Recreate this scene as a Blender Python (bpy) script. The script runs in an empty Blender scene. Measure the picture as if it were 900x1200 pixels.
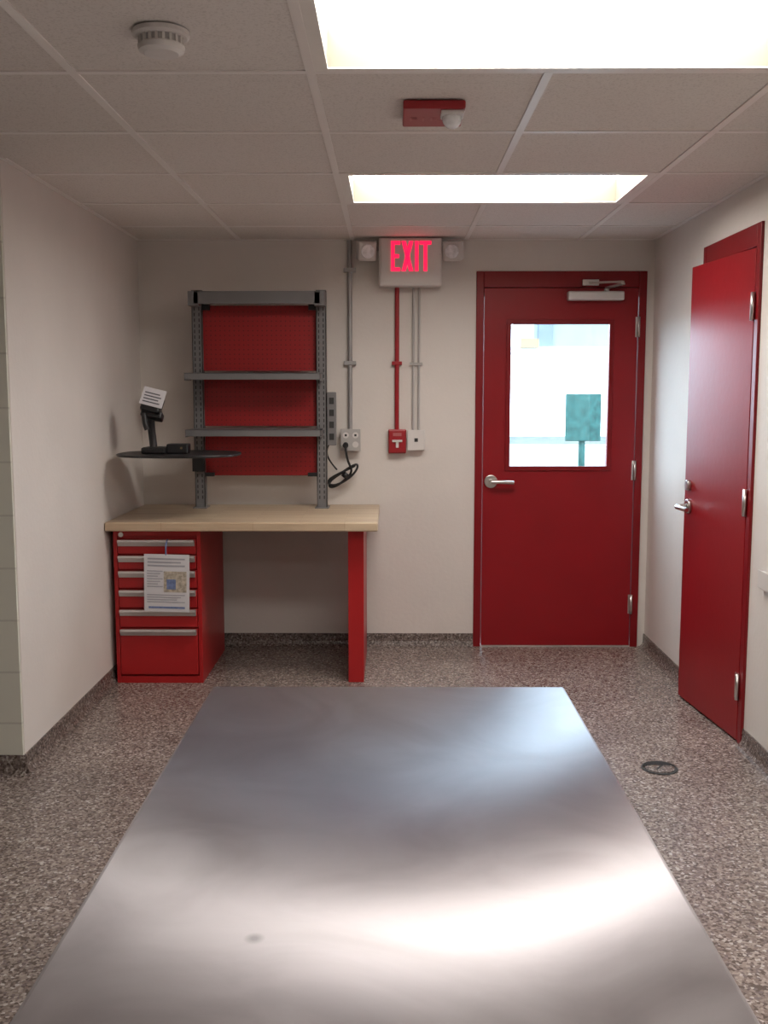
import bpy, bmesh, math, random
from mathutils import Vector, Matrix, Euler
random.seed(4)
sc = bpy.context.scene
COL = sc.collection

# ------------------------------------------------------------------ materials
def new_mat(name):
    m = bpy.data.materials.new(name); m.use_nodes = True
    nt = m.node_tree
    return m, nt, nt.nodes.get('Principled BSDF')

def pmat(name, col, rough=0.5, metal=0.0, var=0.06, scale=8.0, bump=0.0, bscale=60.0, coat=0.0, spec=None, emis=None, estr=0.0):
    m, nt, b = new_mat(name)
    tc = nt.nodes.new('ShaderNodeTexCoord')
    n = nt.nodes.new('ShaderNodeTexNoise'); n.inputs['Scale'].default_value = scale
    n.inputs['Detail'].default_value = 4
    nt.links.new(tc.outputs['Object'], n.inputs['Vector'])
    r = nt.nodes.new('ShaderNodeValToRGB')
    lo = [max(0, c*(1-var)) for c in col]; hi = [min(1, c*(1+var)) for c in col]
    r.color_ramp.elements[0].color = (*lo, 1); r.color_ramp.elements[1].color = (*hi, 1)
    r.color_ramp.elements[0].position = 0.3; r.color_ramp.elements[1].position = 0.7
    nt.links.new(n.outputs['Fac'], r.inputs['Fac'])
    nt.links.new(r.outputs['Color'], b.inputs['Base Color'])
    b.inputs['Roughness'].default_value = rough
    b.inputs['Metallic'].default_value = metal
    b.inputs['Coat Weight'].default_value = coat
    if spec is not None: b.inputs['Specular IOR Level'].default_value = spec
    if emis:
        b.inputs['Emission Color'].default_value = (*emis, 1)
        b.inputs['Emission Strength'].default_value = estr
    if bump > 0:
        n2 = nt.nodes.new('ShaderNodeTexNoise'); n2.inputs['Scale'].default_value = bscale
        n2.inputs['Detail'].default_value = 3
        nt.links.new(tc.outputs['Object'], n2.inputs['Vector'])
        bp = nt.nodes.new('ShaderNodeBump'); bp.inputs['Strength'].default_value = bump
        bp.inputs['Distance'].default_value = 0.004
        nt.links.new(n2.outputs['Fac'], bp.inputs['Height'])
        nt.links.new(bp.outputs['Normal'], b.inputs['Normal'])
    return m

M = {}
M['wall'] = pmat('painted_wall', (0.685,0.637,0.600), 0.55, var=0.03, scale=3, bump=0.25, bscale=45)
M['tbar'] = pmat('tbar_paint', (0.80,0.76,0.73), 0.4, var=0.02)
M['red'] = pmat('red_door_paint', (0.25,0.005,0.010), 0.36, var=0.05, scale=4, bump=0.10, bscale=30, spec=0.35)
M['redframe'] = pmat('red_frame_paint', (0.20,0.004,0.008), 0.35, var=0.05, scale=4, spec=0.35)
M['redcab'] = pmat('red_powder_coat', (0.38,0.012,0.014), 0.38, var=0.04, scale=6, spec=0.4)
M['redsafe'] = pmat('red_safety_plastic', (0.32,0.008,0.014), 0.4, var=0.04)
M['grey'] = pmat('grey_powder_coat', (0.17,0.165,0.17), 0.45, var=0.05)
M['greydark'] = pmat('dark_slot', (0.03,0.03,0.03), 0.7)
M['steel'] = pmat('satin_steel', (0.62,0.60,0.58), 0.28, metal=1.0, var=0.05)
M['alu'] = pmat('brushed_aluminium', (0.60,0.57,0.56), 0.42, metal=0.7, var=0.05)
M['conduit'] = pmat('galvanised_conduit', (0.36,0.35,0.35), 0.45, metal=0.35, var=0.08)
M['box'] = pmat('grey_electrical_box', (0.42,0.40,0.39), 0.45, var=0.05)
M['white'] = pmat('white_plastic', (0.66,0.63,0.61), 0.4, var=0.03)
M['flange'] = pmat('troffer_flange', (0.80,0.77,0.73), 0.4, var=0.02)
M['black'] = pmat('black_plastic', (0.012,0.012,0.014), 0.42, var=0.1)
M['paper'] = pmat('paper', (0.62,0.61,0.64), 0.7, var=0.03)
M['ink'] = pmat('ink', (0.10,0.10,0.12), 0.7)
M['inkgrey'] = pmat('ink_grey', (0.34,0.34,0.38), 0.7)
M['firetext'] = pmat('faded_lettering', (0.42,0.12,0.12), 0.6)
M['blue'] = pmat('blue_print', (0.14,0.19,0.36), 0.6, var=0.3, scale=60)
M['tan'] = pmat('tan_print', (0.42,0.37,0.30), 0.6, var=0.4, scale=60)
M['hole'] = pmat('dark_void', (0.008,0.007,0.007), 0.8)
M['gasket'] = pmat('door_gasket', (0.03,0.005,0.006), 0.6)
M['lens'] = pmat('clear_lens_plastic', (0.75,0.75,0.78), 0.12, var=0.2, scale=40, spec=0.8)
M['lamphead'] = pmat('lamp_head_plastic', (0.60,0.57,0.56), 0.35, var=0.04)
M['housing'] = pmat('troffer_reflector', (0.235,0.215,0.175), 0.6, var=0.02, spec=0.1)
M['tgreen'] = pmat('teal_sign_paint', (0.020,0.060,0.055), 0.6, var=0.35, scale=12, spec=0.1)
M['bldgw'] = pmat('white_render', (0.85,0.86,0.88), 0.8, var=0.03, scale=1)
M['bldgb'] = pmat('pale_blue_cladding', (0.115,0.135,0.15), 0.6, var=0.1, scale=1)
M['bldgw2'] = pmat('window_band', (0.065,0.082,0.10), 0.4, var=0.3, scale=1)
M['orange'] = pmat('orange_panel', (0.20,0.135,0.075), 0.6, var=0.1)
M['asphalt'] = pmat('asphalt', (0.12,0.125,0.125), 0.9, var=0.3, scale=2)
M['grass'] = pmat('dry_grass', (0.045,0.050,0.042), 0.9, var=0.6, scale=3)
M['kerb'] = pmat('concrete_kerb', (0.3,0.3,0.3), 0.9, var=0.1)

def emission(name, col, s):
    m, nt, b = new_mat(name)
    b.inputs['Base Color'].default_value = (*[min(1,c) for c in col], 1)
    b.inputs['Emission Color'].default_value = (*col, 1)
    b.inputs['Emission Strength'].default_value = s
    return m
M['panel'] = emission('troffer_diffuser', (1.0,0.945,0.88), 16.0)
M['exitred'] = emission('exit_led_red', (1.0,0.008,0.06), 1.6)

# floor: resin flake terrazzo
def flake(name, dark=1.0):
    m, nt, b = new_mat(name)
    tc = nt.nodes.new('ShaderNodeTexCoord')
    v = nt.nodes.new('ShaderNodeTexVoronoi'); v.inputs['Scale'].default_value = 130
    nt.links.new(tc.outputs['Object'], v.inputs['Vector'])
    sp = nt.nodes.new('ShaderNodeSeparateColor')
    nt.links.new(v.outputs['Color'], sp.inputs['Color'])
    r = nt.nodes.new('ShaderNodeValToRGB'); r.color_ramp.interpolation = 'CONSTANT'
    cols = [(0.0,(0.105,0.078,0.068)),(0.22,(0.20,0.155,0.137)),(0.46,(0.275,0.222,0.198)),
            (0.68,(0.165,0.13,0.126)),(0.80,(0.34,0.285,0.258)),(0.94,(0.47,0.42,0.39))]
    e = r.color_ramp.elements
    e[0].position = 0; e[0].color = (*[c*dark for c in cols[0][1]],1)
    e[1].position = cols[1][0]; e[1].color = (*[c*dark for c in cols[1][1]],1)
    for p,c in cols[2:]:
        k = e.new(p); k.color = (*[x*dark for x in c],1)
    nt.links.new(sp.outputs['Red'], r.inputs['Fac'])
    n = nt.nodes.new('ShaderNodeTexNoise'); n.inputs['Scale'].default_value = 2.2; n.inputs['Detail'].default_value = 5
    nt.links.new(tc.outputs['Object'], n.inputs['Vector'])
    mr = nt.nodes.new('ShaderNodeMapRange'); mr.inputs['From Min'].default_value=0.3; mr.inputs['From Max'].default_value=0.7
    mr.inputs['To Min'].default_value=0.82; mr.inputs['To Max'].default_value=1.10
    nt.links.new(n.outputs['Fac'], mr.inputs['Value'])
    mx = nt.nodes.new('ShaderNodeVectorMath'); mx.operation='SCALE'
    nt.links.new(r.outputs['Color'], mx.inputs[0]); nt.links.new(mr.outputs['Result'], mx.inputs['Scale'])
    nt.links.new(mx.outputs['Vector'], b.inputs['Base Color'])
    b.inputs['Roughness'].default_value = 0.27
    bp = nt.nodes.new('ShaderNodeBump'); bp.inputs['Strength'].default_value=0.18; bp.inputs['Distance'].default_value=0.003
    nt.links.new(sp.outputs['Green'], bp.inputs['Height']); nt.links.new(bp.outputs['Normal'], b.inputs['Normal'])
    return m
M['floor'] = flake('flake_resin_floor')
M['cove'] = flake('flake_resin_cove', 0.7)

# ceiling tile
m, nt, b = new_mat('acoustic_tile')
tc = nt.nodes.new('ShaderNodeTexCoord')
n = nt.nodes.new('ShaderNodeTexNoise'); n.inputs['Scale'].default_value = 160; n.inputs['Detail'].default_value = 2
nt.links.new(tc.outputs['Object'], n.inputs['Vector'])
r = nt.nodes.new('ShaderNodeValToRGB')
r.color_ramp.elements[0].position=0.3; r.color_ramp.elements[0].color=(0.60,0.553,0.515,1)
r.color_ramp.elements[1].position=0.5; r.color_ramp.elements[1].color=(0.72,0.673,0.635,1)
nt.links.new(n.outputs['Fac'], r.inputs['Fac']); nt.links.new(r.outputs['Color'], b.inputs['Base Color'])
b.inputs['Roughness'].default_value=0.85
M['tile']=m

# painted block wall
m, nt, b = new_mat('painted_block')
tc = nt.nodes.new('ShaderNodeTexCoord'); s = nt.nodes.new('ShaderNodeSeparateXYZ'); c = nt.nodes.new('ShaderNodeCombineXYZ')
nt.links.new(tc.outputs['Object'], s.inputs[0]); nt.links.new(s.outputs['X'], c.inputs['X']); nt.links.new(s.outputs['Z'], c.inputs['Y'])
br = nt.nodes.new('ShaderNodeTexBrick'); br.inputs['Scale'].default_value=1.0
br.inputs['Brick Width'].default_value=0.4; br.inputs['Row Height'].default_value=0.2
br.inputs['Mortar Size'].default_value=0.004
br.inputs['Color1'].default_value=(0.62,0.61,0.54,1); br.inputs['Color2'].default_value=(0.63,0.62,0.55,1); br.inputs['Mortar'].default_value=(0.52,0.50,0.45,1)
nt.links.new(c.outputs[0], br.inputs['Vector']); nt.links.new(br.outputs['Color'], b.inputs['Base Color'])
bp = nt.nodes.new('ShaderNodeBump'); bp.invert=True; bp.inputs['Strength'].default_value=0.4; bp.inputs['Distance'].default_value=0.004
nt.links.new(br.outputs['Fac'], bp.inputs['Height']); nt.links.new(bp.outputs['Normal'], b.inputs['Normal'])
b.inputs['Roughness'].default_value=0.5
M['block']=m

# butcher block
m, nt, b = new_mat('maple_butcher_block')
tc = nt.nodes.new('ShaderNodeTexCoord')
br = nt.nodes.new('ShaderNodeTexBrick'); br.inputs['Scale'].default_value=1.0
br.inputs['Brick Width'].default_value=0.45; br.inputs['Row Height'].default_value=0.042; br.inputs['Mortar Size'].default_value=0.0008
br.inputs['Color1'].default_value=(0.50,0.37,0.25,1); br.inputs['Color2'].default_value=(0.60,0.48,0.34,1); br.inputs['Mortar'].default_value=(0.33,0.22,0.13,1)
nt.links.new(tc.outputs['Object'], br.inputs['Vector'])
mp = nt.nodes.new('ShaderNodeMapping'); mp.inputs['Scale'].default_value=(3,60,60)
nt.links.new(tc.outputs['Object'], mp.inputs['Vector'])
n = nt.nodes.new('ShaderNodeTexNoise'); n.inputs['Scale'].default_value=1.5; n.inputs['Detail'].default_value=5
nt.links.new(mp.outputs[0], n.inputs['Vector'])
mr = nt.nodes.new('ShaderNodeMapRange'); mr.inputs['To Min'].default_value=0.8; mr.inputs['To Max'].default_value=1.15
nt.links.new(n.outputs['Fac'], mr.inputs['Value'])
mx = nt.nodes.new('ShaderNodeVectorMath'); mx.operation='SCALE'
nt.links.new(br.outputs['Color'], mx.inputs[0]); nt.links.new(mr.outputs['Result'], mx.inputs['Scale'])
nt.links.new(mx.outputs['Vector'], b.inputs['Base Color']); b.inputs['Roughness'].default_value=0.35
M['wood']=m

# perforated red pegboard
m, nt, b = new_mat('perforated_red_panel')
tc = nt.nodes.new('ShaderNodeTexCoord')
sc1 = nt.nodes.new('ShaderNodeVectorMath'); sc1.operation='SCALE'; sc1.inputs['Scale'].default_value=1/0.0254
nt.links.new(tc.outputs['Object'], sc1.inputs[0])
fr = nt.nodes.new('ShaderNodeVectorMath'); fr.operation='FRACTION'; nt.links.new(sc1.outputs[0], fr.inputs[0])
sb = nt.nodes.new('ShaderNodeVectorMath'); sb.operation='SUBTRACT'; sb.inputs[1].default_value=(0.5,0.5,0.5)
nt.links.new(fr.outputs[0], sb.inputs[0])
mu = nt.nodes.new('ShaderNodeVectorMath'); mu.operation='MULTIPLY'; mu.inputs[1].default_value=(1,0,1)
nt.links.new(sb.outputs[0], mu.inputs[0])
ln = nt.nodes.new('ShaderNodeVectorMath'); ln.operation='LENGTH'; nt.links.new(mu.outputs[0], ln.inputs[0])
lt = nt.nodes.new('ShaderNodeMath'); lt.operation='LESS_THAN'; lt.inputs[1].default_value=0.15
nt.links.new(ln.outputs['Value'], lt.inputs[0])
mix = nt.nodes.new('ShaderNodeMix'); mix.data_type='RGBA'
mix.inputs['A'].default_value=(0.30,0.008,0.010,1); mix.inputs['B'].default_value=(0.14,0.005,0.006,1)
nt.links.new(lt.outputs[0], mix.inputs['Factor']); nt.links.new(mix.outputs['Result'], b.inputs['Base Color'])
b.inputs['Roughness'].default_value=0.45
M['peg']=m

# stainless table top
m, nt, b = new_mat('brushed_stainless')
tc = nt.nodes.new('ShaderNodeTexCoord')
n2 = nt.nodes.new('ShaderNodeTexNoise'); n2.inputs['Scale'].default_value=3.0; n2.inputs['Detail'].default_value=7; n2.inputs['Distortion'].default_value=2.2
nt.links.new(tc.outputs['Object'], n2.inputs['Vector'])
mr = nt.nodes.new('ShaderNodeMapRange'); mr.inputs['From Min'].default_value=0.3; mr.inputs['From Max'].default_value=0.7
mr.inputs['To Min'].default_value=0.33; mr.inputs['To Max'].default_value=0.39
nt.links.new(n2.outputs['Fac'], mr.inputs['Value']); nt.links.new(mr.outputs['Result'], b.inputs['Roughness'])
r = nt.nodes.new('ShaderNodeValToRGB')
r.color_ramp.elements[0].position=0.35; r.color_ramp.elements[0].color=(0.44,0.42,0.445,1)
r.color_ramp.elements[1].position=0.65; r.color_ramp.elements[1].color=(0.53,0.51,0.535,1)
nt.links.new(n2.outputs['Fac'], r.inputs['Fac'])
ds = nt.nodes.new('ShaderNodeVectorMath'); ds.operation='DISTANCE'; ds.inputs[1].default_value=(-0.19,1.35,0.70)
nt.links.new(tc.outputs['Object'], ds.inputs[0])
mrs = nt.nodes.new('ShaderNodeMapRange'); mrs.inputs['From Min'].default_value=0.004; mrs.inputs['From Max'].default_value=0.016
mrs.inputs['To Min'].default_value=0.6; mrs.inputs['To Max'].default_value=1.0
nt.links.new(ds.outputs['Value'], mrs.inputs['Value'])
vs = nt.nodes.new('ShaderNodeVectorMath'); vs.operation='SCALE'
nt.links.new(r.outputs['Color'], vs.inputs[0]); nt.links.new(mrs.outputs['Result'], vs.inputs['Scale'])
nt.links.new(vs.outputs['Vector'], b.inputs['Base Color'])
b.inputs['Metallic'].default_value=1.0
b.inputs['Anisotropic'].default_value=1.0
cx = nt.nodes.new('ShaderNodeCombineXYZ'); cx.inputs[0].default_value=1.0
nt.links.new(cx.outputs[0], b.inputs['Tangent'])
# very slight warp (oil-canning) of the sheet metal
def mth(op, a, c_):
    k = nt.nodes.new('ShaderNodeMath'); k.operation=op
    for i,v_ in enumerate((a,c_)):
        if isinstance(v_,(int,float)): k.inputs[i].default_value=v_
        else: nt.links.new(v_, k.inputs[i])
    return k.outputs[0]
sx_ = nt.nodes.new('ShaderNodeSeparateXYZ'); nt.links.new(tc.outputs['Object'], sx_.inputs[0])
X_,Y_ = sx_.outputs['X'], sx_.outputs['Y']
saddle = mth('MULTIPLY', mth('MULTIPLY', mth('MULTIPLY',X_,X_), mth('SUBTRACT',Y_,1.4)), 0.09)
dy = mth('MAXIMUM', mth('SUBTRACT',Y_,1.35), 0.0)
droop = mth('MULTIPLY', mth('MULTIPLY',dy,dy), -0.028)
bpw = nt.nodes.new('ShaderNodeBump'); bpw.inputs['Strength'].default_value=1.0; bpw.inputs['Distance'].default_value=1.0
nt.links.new(mth('ADD',saddle,droop), bpw.inputs['Height']); nt.links.new(bpw.outputs['Normal'], b.inputs['Normal'])
M['inox']=m

# glazing
m = bpy.data.materials.new('window_glass'); m.use_nodes=True; nt=m.node_tree
for nd in list(nt.nodes): nt.nodes.remove(nd)
o = nt.nodes.new('ShaderNodeOutputMaterial'); t=nt.nodes.new('ShaderNodeBsdfTransparent'); t.inputs['Color'].default_value=(0.93,0.97,0.98,1)
g = nt.nodes.new('ShaderNodeBsdfGlossy'); g.inputs['Roughness'].default_value=0.03
mxs = nt.nodes.new('ShaderNodeMixShader'); mxs.inputs[0].default_value=0.05
nt.links.new(t.outputs[0], mxs.inputs[1]); nt.links.new(g.outputs[0], mxs.inputs[2]); nt.links.new(mxs.outputs[0], o.inputs['Surface'])
M['glass']=m

# ------------------------------------------------------------------ builders
def group(name, loc=(0,0,0), rotz=0.0):
    e = bpy.data.objects.new(name, None); COL.objects.link(e)
    e.location = loc; e.rotation_euler[2]=rotz; e.empty_display_size=0.05
    return e

def finish(name, bm, mat, parent=None, smooth=False, bevel=0.0, seg=2):
    bmesh.ops.recalc_face_normals(bm, faces=bm.faces)
    me = bpy.data.meshes.new(name); bm.to_mesh(me); bm.free()
    ob = bpy.data.objects.new(name, me); COL.objects.link(ob)
    me.materials.append(M[mat] if isinstance(mat,str) else mat)
    if smooth:
        for p in me.polygons: p.use_smooth=True
    if bevel>0:
        bv = ob.modifiers.new('bevel','BEVEL'); bv.width=bevel; bv.segments=seg; bv.limit_method='ANGLE'
    if parent: ob.parent=parent
    return ob

def addbox(bm, x0,x1,y0,y1,z0,z1, mtx=None):
    vs=[Vector((x,y,z)) for x in (x0,x1) for y in (y0,y1) for z in (z0,z1)]
    if mtx: vs=[mtx@v for v in vs]
    v=[bm.verts.new(p) for p in vs]
    for f in ((0,1,3,2),(4,6,7,5),(0,4,5,1),(2,3,7,6),(0,2,6,4),(1,5,7,3)):
        bm.faces.new([v[i] for i in f])

def box(name, x0,x1,y0,y1,z0,z1, mat, parent=None, bevel=0.0, mtx=None):
    bm=bmesh.new(); addbox(bm,x0,x1,y0,y1,z0,z1,mtx); return finish(name,bm,mat,parent,bevel=bevel)

def boxes(name, lst, mat, parent=None, bevel=0.0):
    bm=bmesh.new()
    for b_ in lst: addbox(bm,*b_)
    return finish(name,bm,mat,parent,bevel=bevel)

def addcyl(bm,p0,p1,r0,r1=None,seg=24):
    p0=Vector(p0);p1=Vector(p1); r1=r0 if r1 is None else r1
    d=p1-p0; q=d.to_track_quat('Z','Y').to_matrix().to_4x4()
    mt=Matrix.Translation((p0+p1)/2)@q
    bmesh.ops.create_cone(bm,cap_ends=True,segments=seg,radius1=r0,radius2=r1,depth=d.length,matrix=mt)
def cyl(name,p0,p1,r,mat,parent=None,r1=None,seg=24,bevel=0.0):
    bm=bmesh.new(); addcyl(bm,p0,p1,r,r1,seg)
    ob=finish(name,bm,mat,parent,bevel=bevel)
    for p in ob.data.polygons:
        if len(p.vertices)==4: p.use_smooth=True
    return ob

def tube(name, pts, r, mat, parent=None, cyclic=False):
    cu=bpy.data.curves.new(name,'CURVE'); cu.dimensions='3D'; cu.bevel_depth=r; cu.bevel_resolution=3; cu.resolution_u=10; cu.use_fill_caps=True
    s=cu.splines.new('NURBS'); s.points.add(len(pts)-1)
    for p,c in zip(s.points,pts): p.co=(*c,1)
    s.use_endpoint_u=True; s.order_u=4; s.use_cyclic_u=cyclic
    ob=bpy.data.objects.new(name,cu); COL.objects.link(ob); cu.materials.append(M[mat])
    if parent: ob.parent=parent
    return ob

def lathe(name, prof, mat, parent=None, seg=40, centre=(0,0,0)):
    bm=bmesh.new(); rings=[]
    for r,z in prof:
        rings.append([bm.verts.new((centre[0]+r*math.cos(2*math.pi*i/seg),centre[1]+r*math.sin(2*math.pi*i/seg),centre[2]+z)) for i in range(seg)])
    for a,b_ in zip(rings,rings[1:]):
        for i in range(seg): bm.faces.new((a[i],a[(i+1)%seg],b_[(i+1)%seg],b_[i]))
    bm.faces.new(rings[0]); bm.faces.new(rings[-1])
    return finish(name,bm,mat,parent,bevel=0.0)

# ------------------------------------------------------------------ room shell
D=5.8; H=2.297; CAMH=1.457
XL=-1.407; XR=1.463; YC=3.80; XFAR=-3.8; YB=-1.6; T=0.2
boxes('floor',[(XFAR-T,XR+T,YB-T,D+T,-0.15,0.0)],'floor')
# back wall with doorway
DX0,DX1,DZ=0.475,1.420,2.125
boxes('wall_back',[(XL,DX0,D,D+T,0,H),(DX1,XR+T,D,D+T,0,H),(DX0,DX1,D,D+T,DZ,H)],'wall')
boxes('wall_left',[(XL-T,XL,YC,D+T,0,H)],'wall',bevel=0.004)
boxes('wall_left_return',[(XFAR-T,XL-T-0.0005,YC,YC+T,0,H)],'block')
# painted-block end of the left wall
box('trim_1',XL-T,XL-0.004,YC-0.012,YC-0.0005,0,H,'block')
boxes('wall_far_left',[(XFAR-T,XFAR,YB,YC,0,H)],'block')
boxes('wall_front',[(XFAR-T,XR+T,YB-T,YB,0,H)],'wall')
D2Y0,D2Y1,D2Z=4.12,4.87,2.125
boxes('wall_right',[(XR,XR+T,YB,D2Y0,0,H),(XR,XR+T,D2Y1,D,0,H),(XR,XR+T,D2Y0,D2Y1,D2Z,H),(XR+0.16,XR+T,D2Y0,D2Y1,0,D2Z)],'wall')
# coved base
BH=0.075
def baseboard(name, p0, p1, nrm):
    bm=bmesh.new(); p0=Vector(p0);p1=Vector(p1);n=Vector(nrm)
    prof=[(0.0,0.0),(0.035,0.0),(0.022,0.004),(0.012,0.014),(0.007,0.03),(0.006,BH),(0.0,BH)]
    ra=[bm.verts.new((p0.x+n.x*a,p0.y+n.y*a,b_+0.0005)) for a,b_ in prof]
    rb=[bm.verts.new((p1.x+n.x*a,p1.y+n.y*a,b_+0.0005)) for a,b_ in prof]
    k=len(prof)
    for i in range(k): bm.faces.new((ra[i],ra[(i+1)%k],rb[(i+1)%k],rb[i]))
    bm.faces.new(ra); bm.faces.new(rb)
    finish(name,bm,'cove')
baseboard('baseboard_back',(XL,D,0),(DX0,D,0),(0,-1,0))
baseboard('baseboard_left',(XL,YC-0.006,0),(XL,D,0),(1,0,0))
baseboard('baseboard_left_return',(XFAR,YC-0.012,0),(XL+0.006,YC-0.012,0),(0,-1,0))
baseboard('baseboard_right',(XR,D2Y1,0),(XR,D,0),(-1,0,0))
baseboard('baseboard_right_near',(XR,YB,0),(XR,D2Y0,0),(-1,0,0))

# ceiling: tiles + T-bars, with openings for light fixtures
px,py=0.627,0.63
xs=[-0.212+px*k for k in range(-6,3)]; ys=[5.33-py*k for k in range(-1,12)]
XE=[max(XFAR,min(XR,x)) for x in xs]; XE=sorted(set([XFAR]+[x for x in XE]+[XR]))
YE=sorted(set([YB]+[max(YB,min(D,y)) for y in ys]+[D]))
fix=[(-0.212,1.042,4.07,4.70),(-0.212,1.042,2.18,2.81),(-0.212,1.042,0.29,0.92)]
def infix(x,y): return any(a<x<b_ and c<y<d for a,b_,c,d in fix)
bm=bmesh.new()
for a,b_ in zip(XE,XE[1:]):
    for c,d in zip(YE,YE[1:]):
        if b_-a<1e-4 or d-c<1e-4: continue
        if not infix((a+b_)/2,(c+d)/2): addbox(bm,a,b_,c,d,H,H+0.02)
ceil=finish('ceiling',bm,'tile')
box('ceiling_plenum_deck',XFAR-T,XR+T,YB-T,D+T,H+0.2,H+0.25,'wall')
boxes('trim_plenum',[(XFAR-T,XR+T,D,D+T,H,H+0.2),(XFAR-T,XR+T,YB-T,YB,H,H+0.2),(XR,XR+T,YB,D,H,H+0.2),(XFAR-T,XFAR,YB,D,H,H+0.2)],'wall')
bm=bmesh.new(); w=0.012; zt=H-0.004
for x in xs:
    if not XFAR<x<XR: continue
    yend=D if x>XL else YC
    cuts=[(c,d) for a,b_,c,d in fix if a+0.05<x<b_-0.05]
    segs=[]; cur=YB
    for c,d in sorted(cuts): segs.append((cur,c)); cur=d
    segs.append((cur,yend))
    for s0,s1 in segs: addbox(bm,x-w,x+w,s0,s1,zt,H+0.001)
for y in ys:
    if not YB<y<D: continue
    xa=XL if y>YC else XFAR
    addbox(bm,xa,XR,y-w,y+w,zt+0.0006,H+0.001)
addbox(bm,XL,XR,D-0.022,D,zt+0.001,H+0.001); addbox(bm,XL,XL+0.022,YC,D,zt+0.001,H+0.001); addbox(bm,XR-0.022,XR,YB,D,zt+0.001,H+0.001)
addbox(bm,XFAR,XL,YC-0.022,YC,zt+0.001,H+0.001)
finish('trim_ceiling_grid',bm,'tbar')

# light fixtures
for i,(a,b_,c,d) in enumerate(fix):
    g=group('ceiling_light_fixture')
    a2,b2,c2,d2=a+0.012,b_-0.012,c+0.012,d-0.012
    f=0.035; zb=H; RD=0.11
    boxes('frame',[(a2,a2+f,c2,d2,zb,H+RD),(b2-f,b2,c2,d2,zb,H+RD),(a2+f,b2-f,c2,c2+0.02,zb,H+RD),(a2+f,b2-f,d2-0.02,d2,zb,H+RD),(a2,b2,c2,d2,H+RD,H+RD+0.01)],'housing',g)
    boxes('flange',[(a2,a2+f,c2,d2,H-0.003,zb),(b2-f,b2,c2,d2,H-0.003,zb),(a2+f,b2-f,c2,c2+0.02,H-0.003,zb),(a2+f,b2-f,d2-0.02,d2,H-0.003,zb)],'flange',g)
    box('diffuser',a2+f,b2-f,c2+0.02,d2-0.02,H+RD-0.012,H+RD-0.002,'panel',g)

# ------------------------------------------------------------------ exterior door
g=group('door_1')
J=0.042
boxes('frame',[(DX0,DX0+J,D-0.012,D+0.14,0,DZ),(DX1-J,DX1,D-0.012,D+0.14,0,DZ),(DX0+J,DX1-J,D-0.012,D+0.14,DZ-0.088,DZ)],'redframe',g,bevel=0.003)
sx0,sx1,sz1=DX0+J+0.004,DX1-J-0.004,DZ-0.092
wx0,wx1,wz0,wz1=0.667,1.222,1.04,1.838
ya,yb=D-0.006,D+0.040
boxes('slab',[(sx0,wx0,ya,yb,0.008,sz1),(wx1,sx1,ya,yb,0.008,sz1),(wx0,wx1,ya,yb,0.008,wz0),(wx0,wx1,ya,yb,wz1,sz1)],'red',g)
fw=0.022
boxes('lite_frame',[(wx0-fw,wx0+0.004,ya-0.008,ya,wz0-fw,wz1+fw),(wx1-0.004,wx1+fw,ya-0.008,ya,wz0-fw,wz1+fw),(wx0,wx1,ya-0.008,ya,wz0-fw,wz0+0.004),(wx0,wx1,ya-0.008,ya,wz1-0.004,wz1+fw)],'redframe',g,bevel=0.002)
box('glass',wx0,wx1,D+0.014,D+0.018,wz0,wz1,'glass',g)
box('stop',DX0+J,DX1-J,D+0.045,D+0.06,DZ-0.13,DZ-0.088,'gasket',g)
boxes('threshold',[(DX0+J,DX1-J,D-0.01,D+0.14,0.0,0.007)],'alu',g)
lz=0.957; lx=0.567
cyl('rose',(lx,ya,lz),(lx,ya-0.014,lz),0.037,'steel',g,bevel=0.003)
cyl('spindle',(lx,ya-0.012,lz),(lx,ya-0.055,lz),0.013,'steel',g)
tube('lever',[(lx,ya-0.05,lz),(lx+0.03,ya-0.056,lz+0.001),(lx+0.08,ya-0.054,lz),(lx+0.125,ya-0.045,lz-0.004)],0.0115,'steel',g)
for hz in (0.25,1.02,1.82):
    cyl('hinge_knuckle',(sx1+0.004,ya-0.010,hz-0.055),(sx1+0.004,ya-0.010,hz+0.055),0.008,'steel',g,seg=14)
    box('hinge_leaf',sx1-0.012,sx1+0.02,ya-0.003,ya+0.001,hz-0.055,hz+0.055,'steel',g)
g=group('door_closer')
box('body',0.975,1.285,ya-0.062,ya-0.0005,1.962,2.012,'alu',g,bevel=0.008)
cyl('pivot',(1.19,ya-0.035,2.012),(1.19,ya-0.035,2.028),0.014,'steel',g)
def bar(name,p0,p1,wd,th,mat,parent):
    p0=Vector(p0);p1=Vector(p1);d=p1-p0
    mt=Matrix.Translation(p0)@d.to_track_quat('X','Z').to_matrix().to_4x4()
    return box(name,0,d.length,-wd/2,wd/2,-th/2,th/2,mat,parent,bevel=0.001,mtx=mt)
bar('arm_main',(1.19,ya-0.035,2.03),(1.25,ya-0.17,2.040),0.026,0.010,'steel',g)
bar('arm_fore',(1.25,ya-0.17,2.050),(1.10,D-0.02,2.060),0.024,0.010,'steel',g)
box('arm_shoe',1.06,1.15,D-0.030,D-0.0125,2.045,2.078,'steel',g,bevel=0.003)

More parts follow.
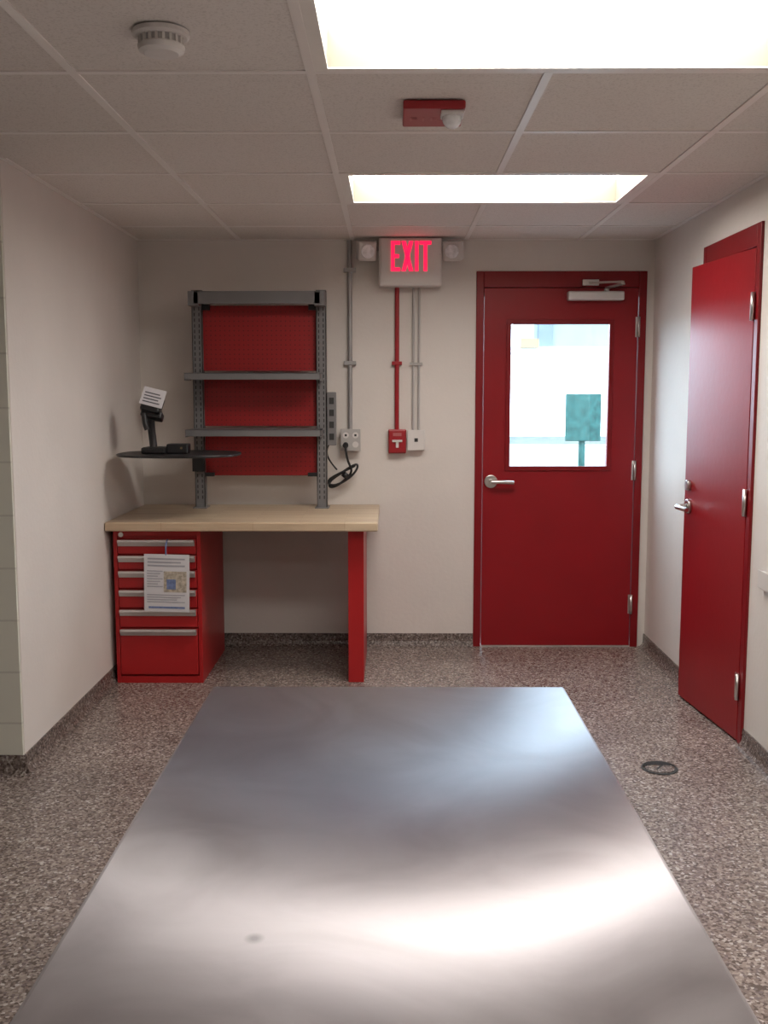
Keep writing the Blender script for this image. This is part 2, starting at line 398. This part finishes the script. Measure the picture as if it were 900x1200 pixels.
# ------------------------------------------------------------------ side door (slightly ajar)
g=group('door_2')
boxes('frame',[(XR-0.012,XR+0.13,D2Y0,D2Y0+0.045,0,D2Z),(XR-0.012,XR+0.13,D2Y1-0.045,D2Y1,0,D2Z),(XR-0.012,XR+0.13,D2Y0+0.045,D2Y1-0.045,D2Z-0.09,D2Z)],'redframe',g,bevel=0.003)
hx,hy=XR-0.014,D2Y0+0.045; ang=math.radians(5.5); SW=0.655
gs=bpy.data.objects.new('leaf',None); COL.objects.link(gs); gs.parent=g; gs.location=(hx,hy,0); gs.rotation_euler[2]=ang
box('slab',-0.0,0.044,0.0,SW,0.01,D2Z-0.096,'red',gs,bevel=0.002)
box('latch_plate',0.010,0.034,SW-0.0005,SW+0.0015,0.90,1.02,'steel',gs)
cyl('deadbolt',(0,SW-0.06,1.03),(-0.018,SW-0.06,1.03),0.024,'steel',gs,bevel=0.003)
cyl('rose',(0,SW-0.06,0.93),(-0.014,SW-0.06,0.93),0.034,'steel',gs,bevel=0.003)
cyl('spindle',(-0.01,SW-0.06,0.93),(-0.065,SW-0.06,0.93),0.012,'steel',gs)
tube('lever',[(-0.060,SW-0.06,0.93),(-0.068,SW-0.08,0.931),(-0.064,SW-0.13,0.93),(-0.055,SW-0.17,0.926)],0.011,'steel',gs)
for hz in (0.24,1.01,1.80):
    cyl('hinge_knuckle',(-0.008,-0.006,hz-0.055),(-0.008,-0.006,hz+0.055),0.009,'steel',gs,seg=14)
    box('hinge_leaf',-0.003,0.0005,0.0,0.03,hz-0.055,hz+0.055,'steel',gs)

# ------------------------------------------------------------------ workbench
g=group('workbench')
bx0,bx1,by0,by1=-1.402,-0.063,4.965,5.785
ZT=0.826
box('wood_top',bx0,bx1,by0,by1,ZT-0.045,ZT,'wood',g,bevel=0.006)
cx0,cx1=-1.380,-0.945; cy0,cy1=5.03,5.70; zc=ZT-0.0455
boxes('cabinet_carcass',[(cx0,cx0+0.02,cy0,cy1,0.0,zc),(cx1-0.02,cx1,cy0,cy1,0.0,zc),(cx0+0.02,cx1-0.02,cy0+0.02,cy1,0.02,zc),(cx0+0.02,cx1-0.02,cy0,cy0+0.02,zc-0.03,zc),(cx0+0.02,cx1-0.02,cy0,cy0+0.02,0.0,0.035)],'redcab',g,bevel=0.002)
tops=[0.735,0.655,0.578,0.482,0.383,0.283,0.04]
for i,(a,b_) in enumerate(zip(tops,tops[1:])):
    box('drawer_front',cx0+0.023,cx1-0.023,cy0-0.004,cy0+0.018,b_+0.006,a-0.003,'redcab',g,bevel=0.002)
    bm=bmesh.new(); pr=[(0.0,0.0),(-0.026,0.002),(-0.028,-0.008),(-0.020,-0.020),(-0.014,-0.030),(0.0,-0.030)]
    ra=[bm.verts.new((cx0+0.028,cy0-0.0045+p,a-0.004+q)) for p,q in pr]; rb=[bm.verts.new((cx1-0.028,cy0-0.0045+p,a-0.004+q)) for p,q in pr]
    for k in range(6): bm.faces.new((ra[k],ra[(k+1)%6],rb[(k+1)%6],rb[k]))
    bm.faces.new(ra); bm.faces.new(rb); finish('drawer_pull',bm,'alu',g)
cyl('cabinet_lock',(cx0+0.04,cy0,0.757),(cx0+0.04,cy0-0.006,0.757),0.012,'steel',g,seg=16)
lx0,lx1=-0.213,-0.135
boxes('leg_panel',[(lx0,lx1,5.05,5.075,0,zc),(lx1-0.006,lx1,5.075,5.70,0.0,zc),(lx0,lx1-0.006,5.68,5.70,0.0,zc),(lx0,lx1-0.006,5.075,5.68,0,0.02)],'redcab',g,bevel=0.002)
ux=[-1.075,-0.405]; uw=0.055; yu0,yu1=5.60,5.66
for x in ux:
    boxes('riser_upright',[(x,x+uw,yu0,yu0+0.004,ZT,2.005),(x,x+0.004,yu0,yu1,ZT,2.005),(x+uw-0.004,x+uw,yu0,yu1,ZT,2.005),(x-0.01,x+uw+0.01,yu0-0.03,yu1+0.03,ZT,ZT+0.005)],'grey',g)
    sl=[]
    z=ZT+0.05
    while z<1.98:
        sl.append((x+0.012,x+0.018,yu0-0.0008,yu0+0.001,z,z+0.018)); sl.append((x+uw-0.018,x+uw-0.012,yu0-0.0008,yu0+0.001,z,z+0.018)); z+=0.03
    boxes('upright_slots',sl,'greydark',g)
boxes('riser_top_beam',[(ux[0]+0.03,ux[1]+0.03,5.50,5.512,1.925,1.985),(ux[0]+0.03,ux[1]+0.03,5.50,5.66,1.985,1.990),(ux[0],ux[0]+uw,5.50,5.66,1.915,1.99),(ux[1],ux[1]+uw,5.50,5.66,1.915,1.99)],'grey',g,bevel=0.001)
for zz,yf in ((1.560,5.42),(1.262,5.42)):
    boxes('riser_shelf',[(ux[0]-0.012,ux[1]+0.035,yf,5.66,zz-0.004,zz),(ux[0]-0.012,ux[1]+0.035,yf,yf+0.004,zz-0.035,zz),(ux[0]-0.012,ux[0]-0.008,yf,5.60,zz-0.04,zz+0.0),(ux[1]+0.031,ux[1]+0.035,yf,5.60,zz-0.04,zz)],'grey',g,bevel=0.0008)
pz=[(1.575,1.925),(1.275,1.545),(1.003,1.235)]
for a,b_ in pz: box('pegboard_panel',ux[0]+uw,ux[1],5.63,5.642,a,b_,'peg',g,bevel=0.002)
boxes('panel_brackets',[(ux[0]+uw,ux[0]+uw+0.05,5.60,5.628,1.0,1.02),(ux[1]-0.05,ux[1],5.60,5.628,1.0,1.02),(ux[0]+uw,ux[0]+uw+0.04,5.60,5.628,1.9,1.93),(ux[1]-0.04,ux[1],5.60,5.628,1.9,1.93)],'black',g)
g=group('power_strip')
px0=ux[1]+uw+0.002
box('body',px0,px0+0.05,5.60,5.65,1.17,1.46,'grey',g,bevel=0.004)
for k in range(4): box('socket',px0+0.012,px0+0.038,5.597,5.60,1.20+k*0.065,1.235+k*0.065,'greydark',g)

# swivel tray
g=group('swivel_tray')
bm=bmesh.new(); n_=56; tcx,tcy,rx,ry,tz=-1.065,5.16,0.305,0.26,1.149
def sup(t): 
    c_,s_=math.cos(t),math.sin(t); e_=2/2.6
    return (tcx+rx*math.copysign(abs(c_)**e_,c_), tcy+ry*math.copysign(abs(s_)**e_,s_))
lo=[bm.verts.new((*sup(2*math.pi*i/n_),tz-0.006)) for i in range(n_)]; hi=[bm.verts.new((*sup(2*math.pi*i/n_),tz+0.006)) for i in range(n_)]
bm.faces.new(lo); bm.faces.new(hi)
for i in range(n_): bm.faces.new((lo[i],lo[(i+1)%n_],hi[(i+1)%n_],hi[i]))
finish('tray_plate',bm,'black',g,bevel=0.003)
bar('swing_arm',(-1.06,5.58,tz-0.03),(-1.06,5.2,tz-0.012),0.05,0.012,'black',g)
box('arm_bracket',-1.080,-1.015,5.555,5.598,1.03,1.145,'black',g,bevel=0.003)
# scanner on stand
g=group('barcode_scanner')
sx,sy=-1.19,5.12; st=tz+0.0065
box('dock_base',sx-0.045,sx+0.075,sy-0.07,sy+0.07,st,st+0.032,'black',g,bevel=0.008)
box('charger_block',sx+0.075,sx+0.18,sy-0.04,sy+0.05,st,st+0.048,'black',g,bevel=0.006)
cyl('status_light',(sx+0.15,sy-0.0405,st+0.028),(sx+0.15,sy-0.043,st+0.028),0.006,'orange',g,seg=12)
tube('neck',[(sx,sy+0.01,st+0.02),(sx+0.0,sy+0.02,st+0.07),(sx-0.015,sy+0.015,st+0.12),(sx-0.005,sy,st+0.175)],0.019,'black',g)
mt=Matrix.Translation((sx,sy-0.01,st+0.19))@Euler((math.radians(-20),math.radians(10),0)).to_matrix().to_4x4()
box('cradle',-0.05,0.055,-0.035,0.035,-0.02,0.02,'black',g,bevel=0.008,mtx=mt)
mt=Matrix.Translation((sx+0.005,sy-0.015,st+0.255))@Euler((math.radians(-25),math.radians(14),0)).to_matrix().to_4x4()
box('scanner_head',-0.045,0.055,-0.03,0.03,-0.06,0.04,'black',g,bevel=0.012,mtx=mt)
box('label',-0.052,0.062,-0.034,-0.031,-0.035,0.060,'paper',g,mtx=mt)
bm=bmesh.new()
for k in range(4): addbox(bm,-0.04,0.045-0.01*(k%2),-0.0352,-0.0342,-0.02+k*0.016,-0.014+k*0.016,mt)
finish('label_print',bm,'ink',g)
tube('grip',[(sx-0.03,sy-0.04,st+0.20),(sx-0.03,sy-0.055,st+0.16),(sx-0.015,sy-0.05,st+0.12)],0.013,'black',g)

# hanging instruction tag
g=group('hanging_tag')
mt=Matrix.Translation((-1.108,4.985,0.52))@Euler((math.radians(1.5),math.radians(1.5),0)).to_matrix().to_4x4()
tw,th=0.112,0.145
box('sheet',-tw,tw,0,0.0015,-th,th,'paper',g,mtx=mt)
def tb(nm,lst,mat):
    bm=bmesh.new()
    for a in lst: addbox(bm,a[0],a[1],-0.0012,-0.0002,a[2],a[3],mt)
    finish(nm,bm,mat,g)
lines=[]
for k in range(3): lines.append((-0.095,0.09-0.02*(k%2),0.118-k*0.017,0.126-k*0.017))
tb('title_print',lines,'inkgrey')
L2=[(-0.098,-0.02-0.012*(k%3),0.058-k*0.013,0.063-k*0.013) for k in range(7)]+[(-0.098,0.09-0.02*(k%3),-0.062-k*0.012,-0.057-k*0.012) for k in range(4)]
tb('body_print',L2,'inkgrey')
tb('photo_print',[(-0.015,0.098,-0.045,0.06)],'tan')
bm=bmesh.new(); addbox(bm,0.0,0.045,-0.002,-0.0013,-0.03,0.02,mt); addbox(bm,-0.09,0.09,-0.002,-0.0013,-0.128,-0.118,mt); finish('blue_print',bm,'blue',g)
tube('cord',[(-1.108,4.984,0.66),(-1.112,4.985,0.70),(-1.106,4.990,0.727),(-1.104,5.005,0.735)],0.004,'blue',g)

# ------------------------------------------------------------------ wall electrics
g=group('electrical_outlet')
tube('conduit',[(-0.228,D-0.016,1.25),(-0.228,D-0.016,1.6),(-0.228,D-0.016,2.0),(-0.228,D-0.016,H-0.006)],0.0125,'conduit',g)
for zz in (1.61,2.12): box('clamp',-0.262,-0.194,D-0.030,D-0.001,zz,zz+0.022,'conduit',g,bevel=0.002)
box('box',-0.278,-0.172,D-0.055,D-0.001,1.135,1.252,'box',g,bevel=0.005)
box('cover_plate',-0.281,-0.169,D-0.059,D-0.055,1.132,1.255,'box',g,bevel=0.002)
for xx in (-0.252,-0.198):
    for zz in (1.168,1.220): cyl('receptacle',(xx,D-0.059,zz),(xx,D-0.0615,zz),0.017,'white',g,seg=20)
for xx in (-0.252,-0.198): box('slots',xx-0.006,xx+0.006,D-0.063,D-0.0612,1.214,1.226,'greydark',g)
g=group('power_cord')
cyl('plug',(-0.252,D-0.0618,1.168),(-0.252,D-0.10,1.165),0.016,'black',g,bevel=0.003)
yy=D-0.10
tube('cable_1',[(-0.252,yy,1.165),(-0.250,yy-0.01,1.12),(-0.235,yy,1.06),(-0.21,yy+0.02,1.02),(-0.25,yy+0.03,0.975),(-0.31,yy+0.03,0.93),(-0.35,yy+0.03,0.925),(-0.345,yy+0.03,0.965),(-0.29,yy+0.03,1.0),(-0.22,yy+0.02,1.05),(-0.18,yy+0.03,1.065),(-0.19,yy+0.03,1.02),(-0.25,yy+0.02,0.965),(-0.32,yy+0.02,0.935),(-0.36,yy+0.03,0.95),(-0.34,yy+0.02,0.985),(-0.26,yy+0.02,1.02),(-0.20,yy+0.03,1.05)],0.0065,'black',g)
tube('cable_2',[(-0.30,yy-0.0,1.03),(-0.33,yy+0.02,1.06),(-0.37,yy-0.01,1.12),(-0.345,yy-0.05,1.17),(-0.328,yy-0.07,1.19)],0.0045,'black',g)
cyl('tie',(-0.262,yy+0.018,0.985),(-0.245,yy+0.018,1.008),0.02,'black',g,seg=16)

g=group('fire_alarm_pull_station')
tube('conduit',[(0.034,D-0.015,1.25),(0.034,D-0.015,1.5),(0.034,D-0.015,1.8),(0.034,D-0.015,2.04)],0.0125,'redsafe',g)
for zz in (1.61,): box('clamp',0.006,0.062,D-0.028,D-0.001,zz,zz+0.02,'redsafe',g,bevel=0.002)
box('back_box',-0.014,0.086,D-0.045,D-0.001,1.117,1.252,'redsafe',g,bevel=0.006)
box('front_plate',-0.010,0.082,D-0.053,D-0.045,1.122,1.247,'redsafe',g,bevel=0.004)
boxes('pull_handle',[(0.008,0.064,D-0.066,D-0.053,1.182,1.194),(0.028,0.044,D-0.062,D-0.053,1.150,1.182)],'white',g,bevel=0.002)
box('window_label',0.012,0.060,D-0.0545,D-0.053,1.215,1.233,'firetext',g)
g=group('telephone_jack_box')
for xx in (0.125,0.157): tube('conduit',[(xx,D-0.012,1.24),(xx,D-0.012,1.5),(xx,D-0.012,1.8),(xx,D-0.012,2.04)],0.0065,'box',g)
for zz in (1.61,): box('clamp',0.105,0.177,D-0.020,D-0.001,zz,zz+0.014,'box',g)
box('box',0.097,0.188,D-0.045,D-0.001,1.138,1.246,'white',g,bevel=0.005)
box('cover',0.094,0.191,D-0.049,D-0.045,1.135,1.249,'white',g,bevel=0.002)
box('jack',0.132,0.152,D-0.051,D-0.049,1.183,1.203,'greydark',g)

# exit sign
g=group('exit_sign')
ex0,ex1,ey,ez0,ez1=-0.066,0.276,5.68,2.035,2.291
box('housing',ex0,ex1,ey,D-0.001,ez0,ez1,'white',g,bevel=0.008)
box('face',ex0+0.012,ex1-0.012,ey-0.004,ey,ez0+0.012,ez1-0.008,'white',g,bevel=0.002)
bm=bmesh.new(); y0,y1=ey-0.0065,ey-0.0038; lz0,lz1=2.112,2.272; st=0.019; hh=(lz0+lz1)/2
xE=0.0
addbox(bm,xE,xE+st,y0,y1,lz0,lz1)
for z_ in (lz0,hh-st/2,lz1-st): addbox(bm,xE+st,xE+0.050-(0.006 if z_==hh-st/2 else 0),y0,y1,z_,z_+st)
xX=0.058; wX=0.060
def slant(xa,xb):
    v=[bm.verts.new(p) for p in ((xa,y0,lz0),(xa+st+0.003,y0,lz0),(xb+st+0.003,y0,lz1),(xb,y0,lz1),(xa,y1,lz0),(xa+st+0.003,y1,lz0),(xb+st+0.003,y1,lz1),(xb,y1,lz1))]
    for f in ((0,1,2,3),(4,5,6,7),(0,1,5,4),(1,2,6,5),(2,3,7,6),(3,0,4,7)): bm.faces.new([v[i] for i in f])
slant(xX,xX+wX-st); slant(xX+wX-st,xX)
xI=0.130; addbox(bm,xI,xI+st,y0,y1,lz0,lz1)
xT=0.156; addbox(bm,xT,xT+0.062,y0,y1,lz1-st,lz1); addbox(bm,xT+0.031-st/2,xT+0.031+st/2,y0,y1,lz0,lz1-st)
finish('letters',bm,'exitred',g)
for sgn,xc in ((-1,-0.135),(1,0.340)):
    xs_=ex0 if sgn<0 else ex1
    cyl('lamp_arm',(xs_,5.74,2.24),(xc,5.73,2.235),0.012,'lamphead',g,seg=14)
    mt=Matrix.Translation((xc,5.71,2.225))@Euler((math.radians(12),0,math.radians(-14*sgn))).to_matrix().to_4x4()
    box('lamp_head',-0.052,0.052,-0.04,0.035,-0.052,0.052,'lamphead',g,bevel=0.012,mtx=mt)
    cyl('lamp_lens',mt@Vector((0,-0.0395,0)),mt@Vector((0,-0.047,0)),0.038,'lens',g,bevel=0.003)

# ceiling strobe
g=group('fire_alarm_strobe')
box('plate',0.035,0.215,3.06,3.27,H-0.028,H-0.004,'redsafe',g,bevel=0.005)
box('strobe_base',0.145,0.212,3.07,3.142,H-0.040,H-0.028,'lamphead',g,bevel=0.004)
bm=bmesh.new(); bmesh.ops.create_uvsphere(bm,u_segments=20,v_segments=12,radius=0.03,matrix=Matrix.Translation((0.178,3.106,H-0.046))@Matrix.Diagonal((0.95,0.9,0.95,1)))
finish('strobe_lens',bm,'lens',g,smooth=True)
cu=bpy.data.curves.new('fire_text','FONT'); cu.body='FIRE'; cu.size=0.06; cu.extrude=0.0005; cu.align_x='CENTER'; cu.space_character=1.3
to=bpy.data.objects.new('lettering',cu); COL.objects.link(to); cu.materials.append(M['firetext']); to.parent=g
to.location=(0.12,3.20,H-0.0285); to.rotation_euler=(math.pi,0,0)

# smoke detector
g=group('smoke_detector')
sm=(-0.537,2.50,H-0.004)
lathe('base',[(0.066,0),(0.066,-0.010),(0.060,-0.014)],'white',g,centre=sm)
lathe('chamber_grille',[(0.048,-0.0141),(0.048,-0.032)],'box',g,centre=sm)
lathe('cap',[(0.052,-0.030),(0.055,-0.034),(0.052,-0.044),(0.040,-0.050),(0.020,-0.052)],'white',g,centre=sm)
bm=bmesh.new()
for k in range(20):
    a=2*math.pi*k/20; mt=Matrix.Translation(sm)@Matrix.Rotation(a,4,'Z'); addbox(bm,0.046,0.053,-0.003,0.003,-0.032,-0.013,mt)
finish('grille_ribs',bm,'white',g)

# floor clean-out
g=group('floor_cleanout')
cx_,cy_=1.05,3.86
lathe('ring',[(0.070,0.0005),(0.070,0.003),(0.058,0.003),(0.058,0.001)],'greydark',g,centre=(cx_,cy_,0))
lathe('cover',[(0.056,0.0006),(0.056,0.0052),(0.05,0.0058)],'cove',g,centre=(cx_,cy_,0))
bm=bmesh.new()
mt=Matrix.Translation((cx_,cy_,0))@Matrix.Rotation(math.radians(55),4,'Z'); addbox(bm,-0.03,0.03,-0.004,0.004,0.0058,0.0064,mt)
k=20; R1=0.066
po=[bm.verts.new((cx_+R1*math.cos(math.pi*i/k),cy_+R1*math.sin(math.pi*i/k),0.0068)) for i in range(k+1)]
pi_=[bm.verts.new((cx_+R1*math.cos(math.pi*i/k)*0.999,cy_+0.35*R1*math.sin(math.pi*i/k),0.0068)) for i in range(k+1)]
for i in range(1,k-1): bm.faces.new((po[i],po[i+1],pi_[i+1],pi_[i]))
finish('lid_gap',bm,'hole',g)

# outlet on right wall
g=group('wall_outlet')
box('box',XR-0.022,XR-0.0005,3.83,3.96,0.705,0.765,'white',g,bevel=0.005)
box('cover',XR-0.026,XR-0.022,3.825,3.965,0.700,0.770,'white',g,bevel=0.002)

# ------------------------------------------------------------------ stainless table
g=group('stainless_steel_table')
zt_=0.70; tx0,tx1,ty0,ty1=-0.463,0.450,0.76,2.589
bm=bmesh.new()
addbox(bm,tx0,tx1,ty0,ty1,zt_-0.04,zt_)
top=finish('top',bm,'inox',g,bevel=0.008,seg=3)
for x in (tx0+0.06,tx1-0.06):
    for y in (ty0+0.08,ty1-0.08):
        cyl('leg',(x,y,0.03),(x,y,zt_-0.04),0.021,'steel',g)
        cyl('foot',(x,y,0.0),(x,y,0.03),0.014,'steel',g,r1=0.022)
box('undershelf',tx0+0.05,tx1-0.05,ty0+0.07,ty1-0.07,0.24,0.265,'steel',g,bevel=0.004)

# ------------------------------------------------------------------ exterior
box('exterior_ground',-40,60,D+T,80,-0.12,-0.02,'asphalt')
box('exterior_lawn',-40,60,27,33.8,-0.02,0.03,'grass')
box('exterior_kerb',-40,60,26.7,27,-0.02,0.10,'kerb')
g=group('exterior_building')
boxes('white_wall',[(-10,30,34,40,-0.02,2.9)],'bldgw',g)
boxes('upper_block',[(4.95,30,36,42,2.9,9.0)],'bldgb',g)
boxes('upper_windows',[(5.1,5.6,35.9,36,2.95,5.0)],'bldgw2',g)
boxes('parapet',[(-10,30,33.9,34.2,2.75,2.95)],'bldgw',g)
boxes('awning',[(4.2,4.8,33.6,34.0,2.9,3.2)],'orange',g)
g=group('exterior_sign')
box('sign_panel',2.38,2.86,14.0,14.05,0.80,1.44,'tgreen',g,bevel=0.01)
cyl('post',(2.62,14.08,-0.02),(2.62,14.08,1.3),0.045,'tgreen',g)

# ------------------------------------------------------------------ world
w=bpy.data.worlds.new('world'); sc.world=w; w.use_nodes=True; nt=w.node_tree
bg=nt.nodes['Background']; bg.inputs['Color'].default_value=(0.70,0.86,1.0,1); bg.inputs['Strength'].default_value=14.0

# ------------------------------------------------------------------ camera
cam=bpy.data.cameras.new('camera'); co=bpy.data.objects.new('camera',cam); COL.objects.link(co)
cam.sensor_fit='VERTICAL'; cam.sensor_height=36; cam.lens=36.0; cam.clip_start=0.05
co.location=(0,0,CAMH)
co.rotation_euler=(math.radians(90-6.65),0,math.radians(0.38))
sc.camera=co
sc.view_settings.view_transform='Standard'
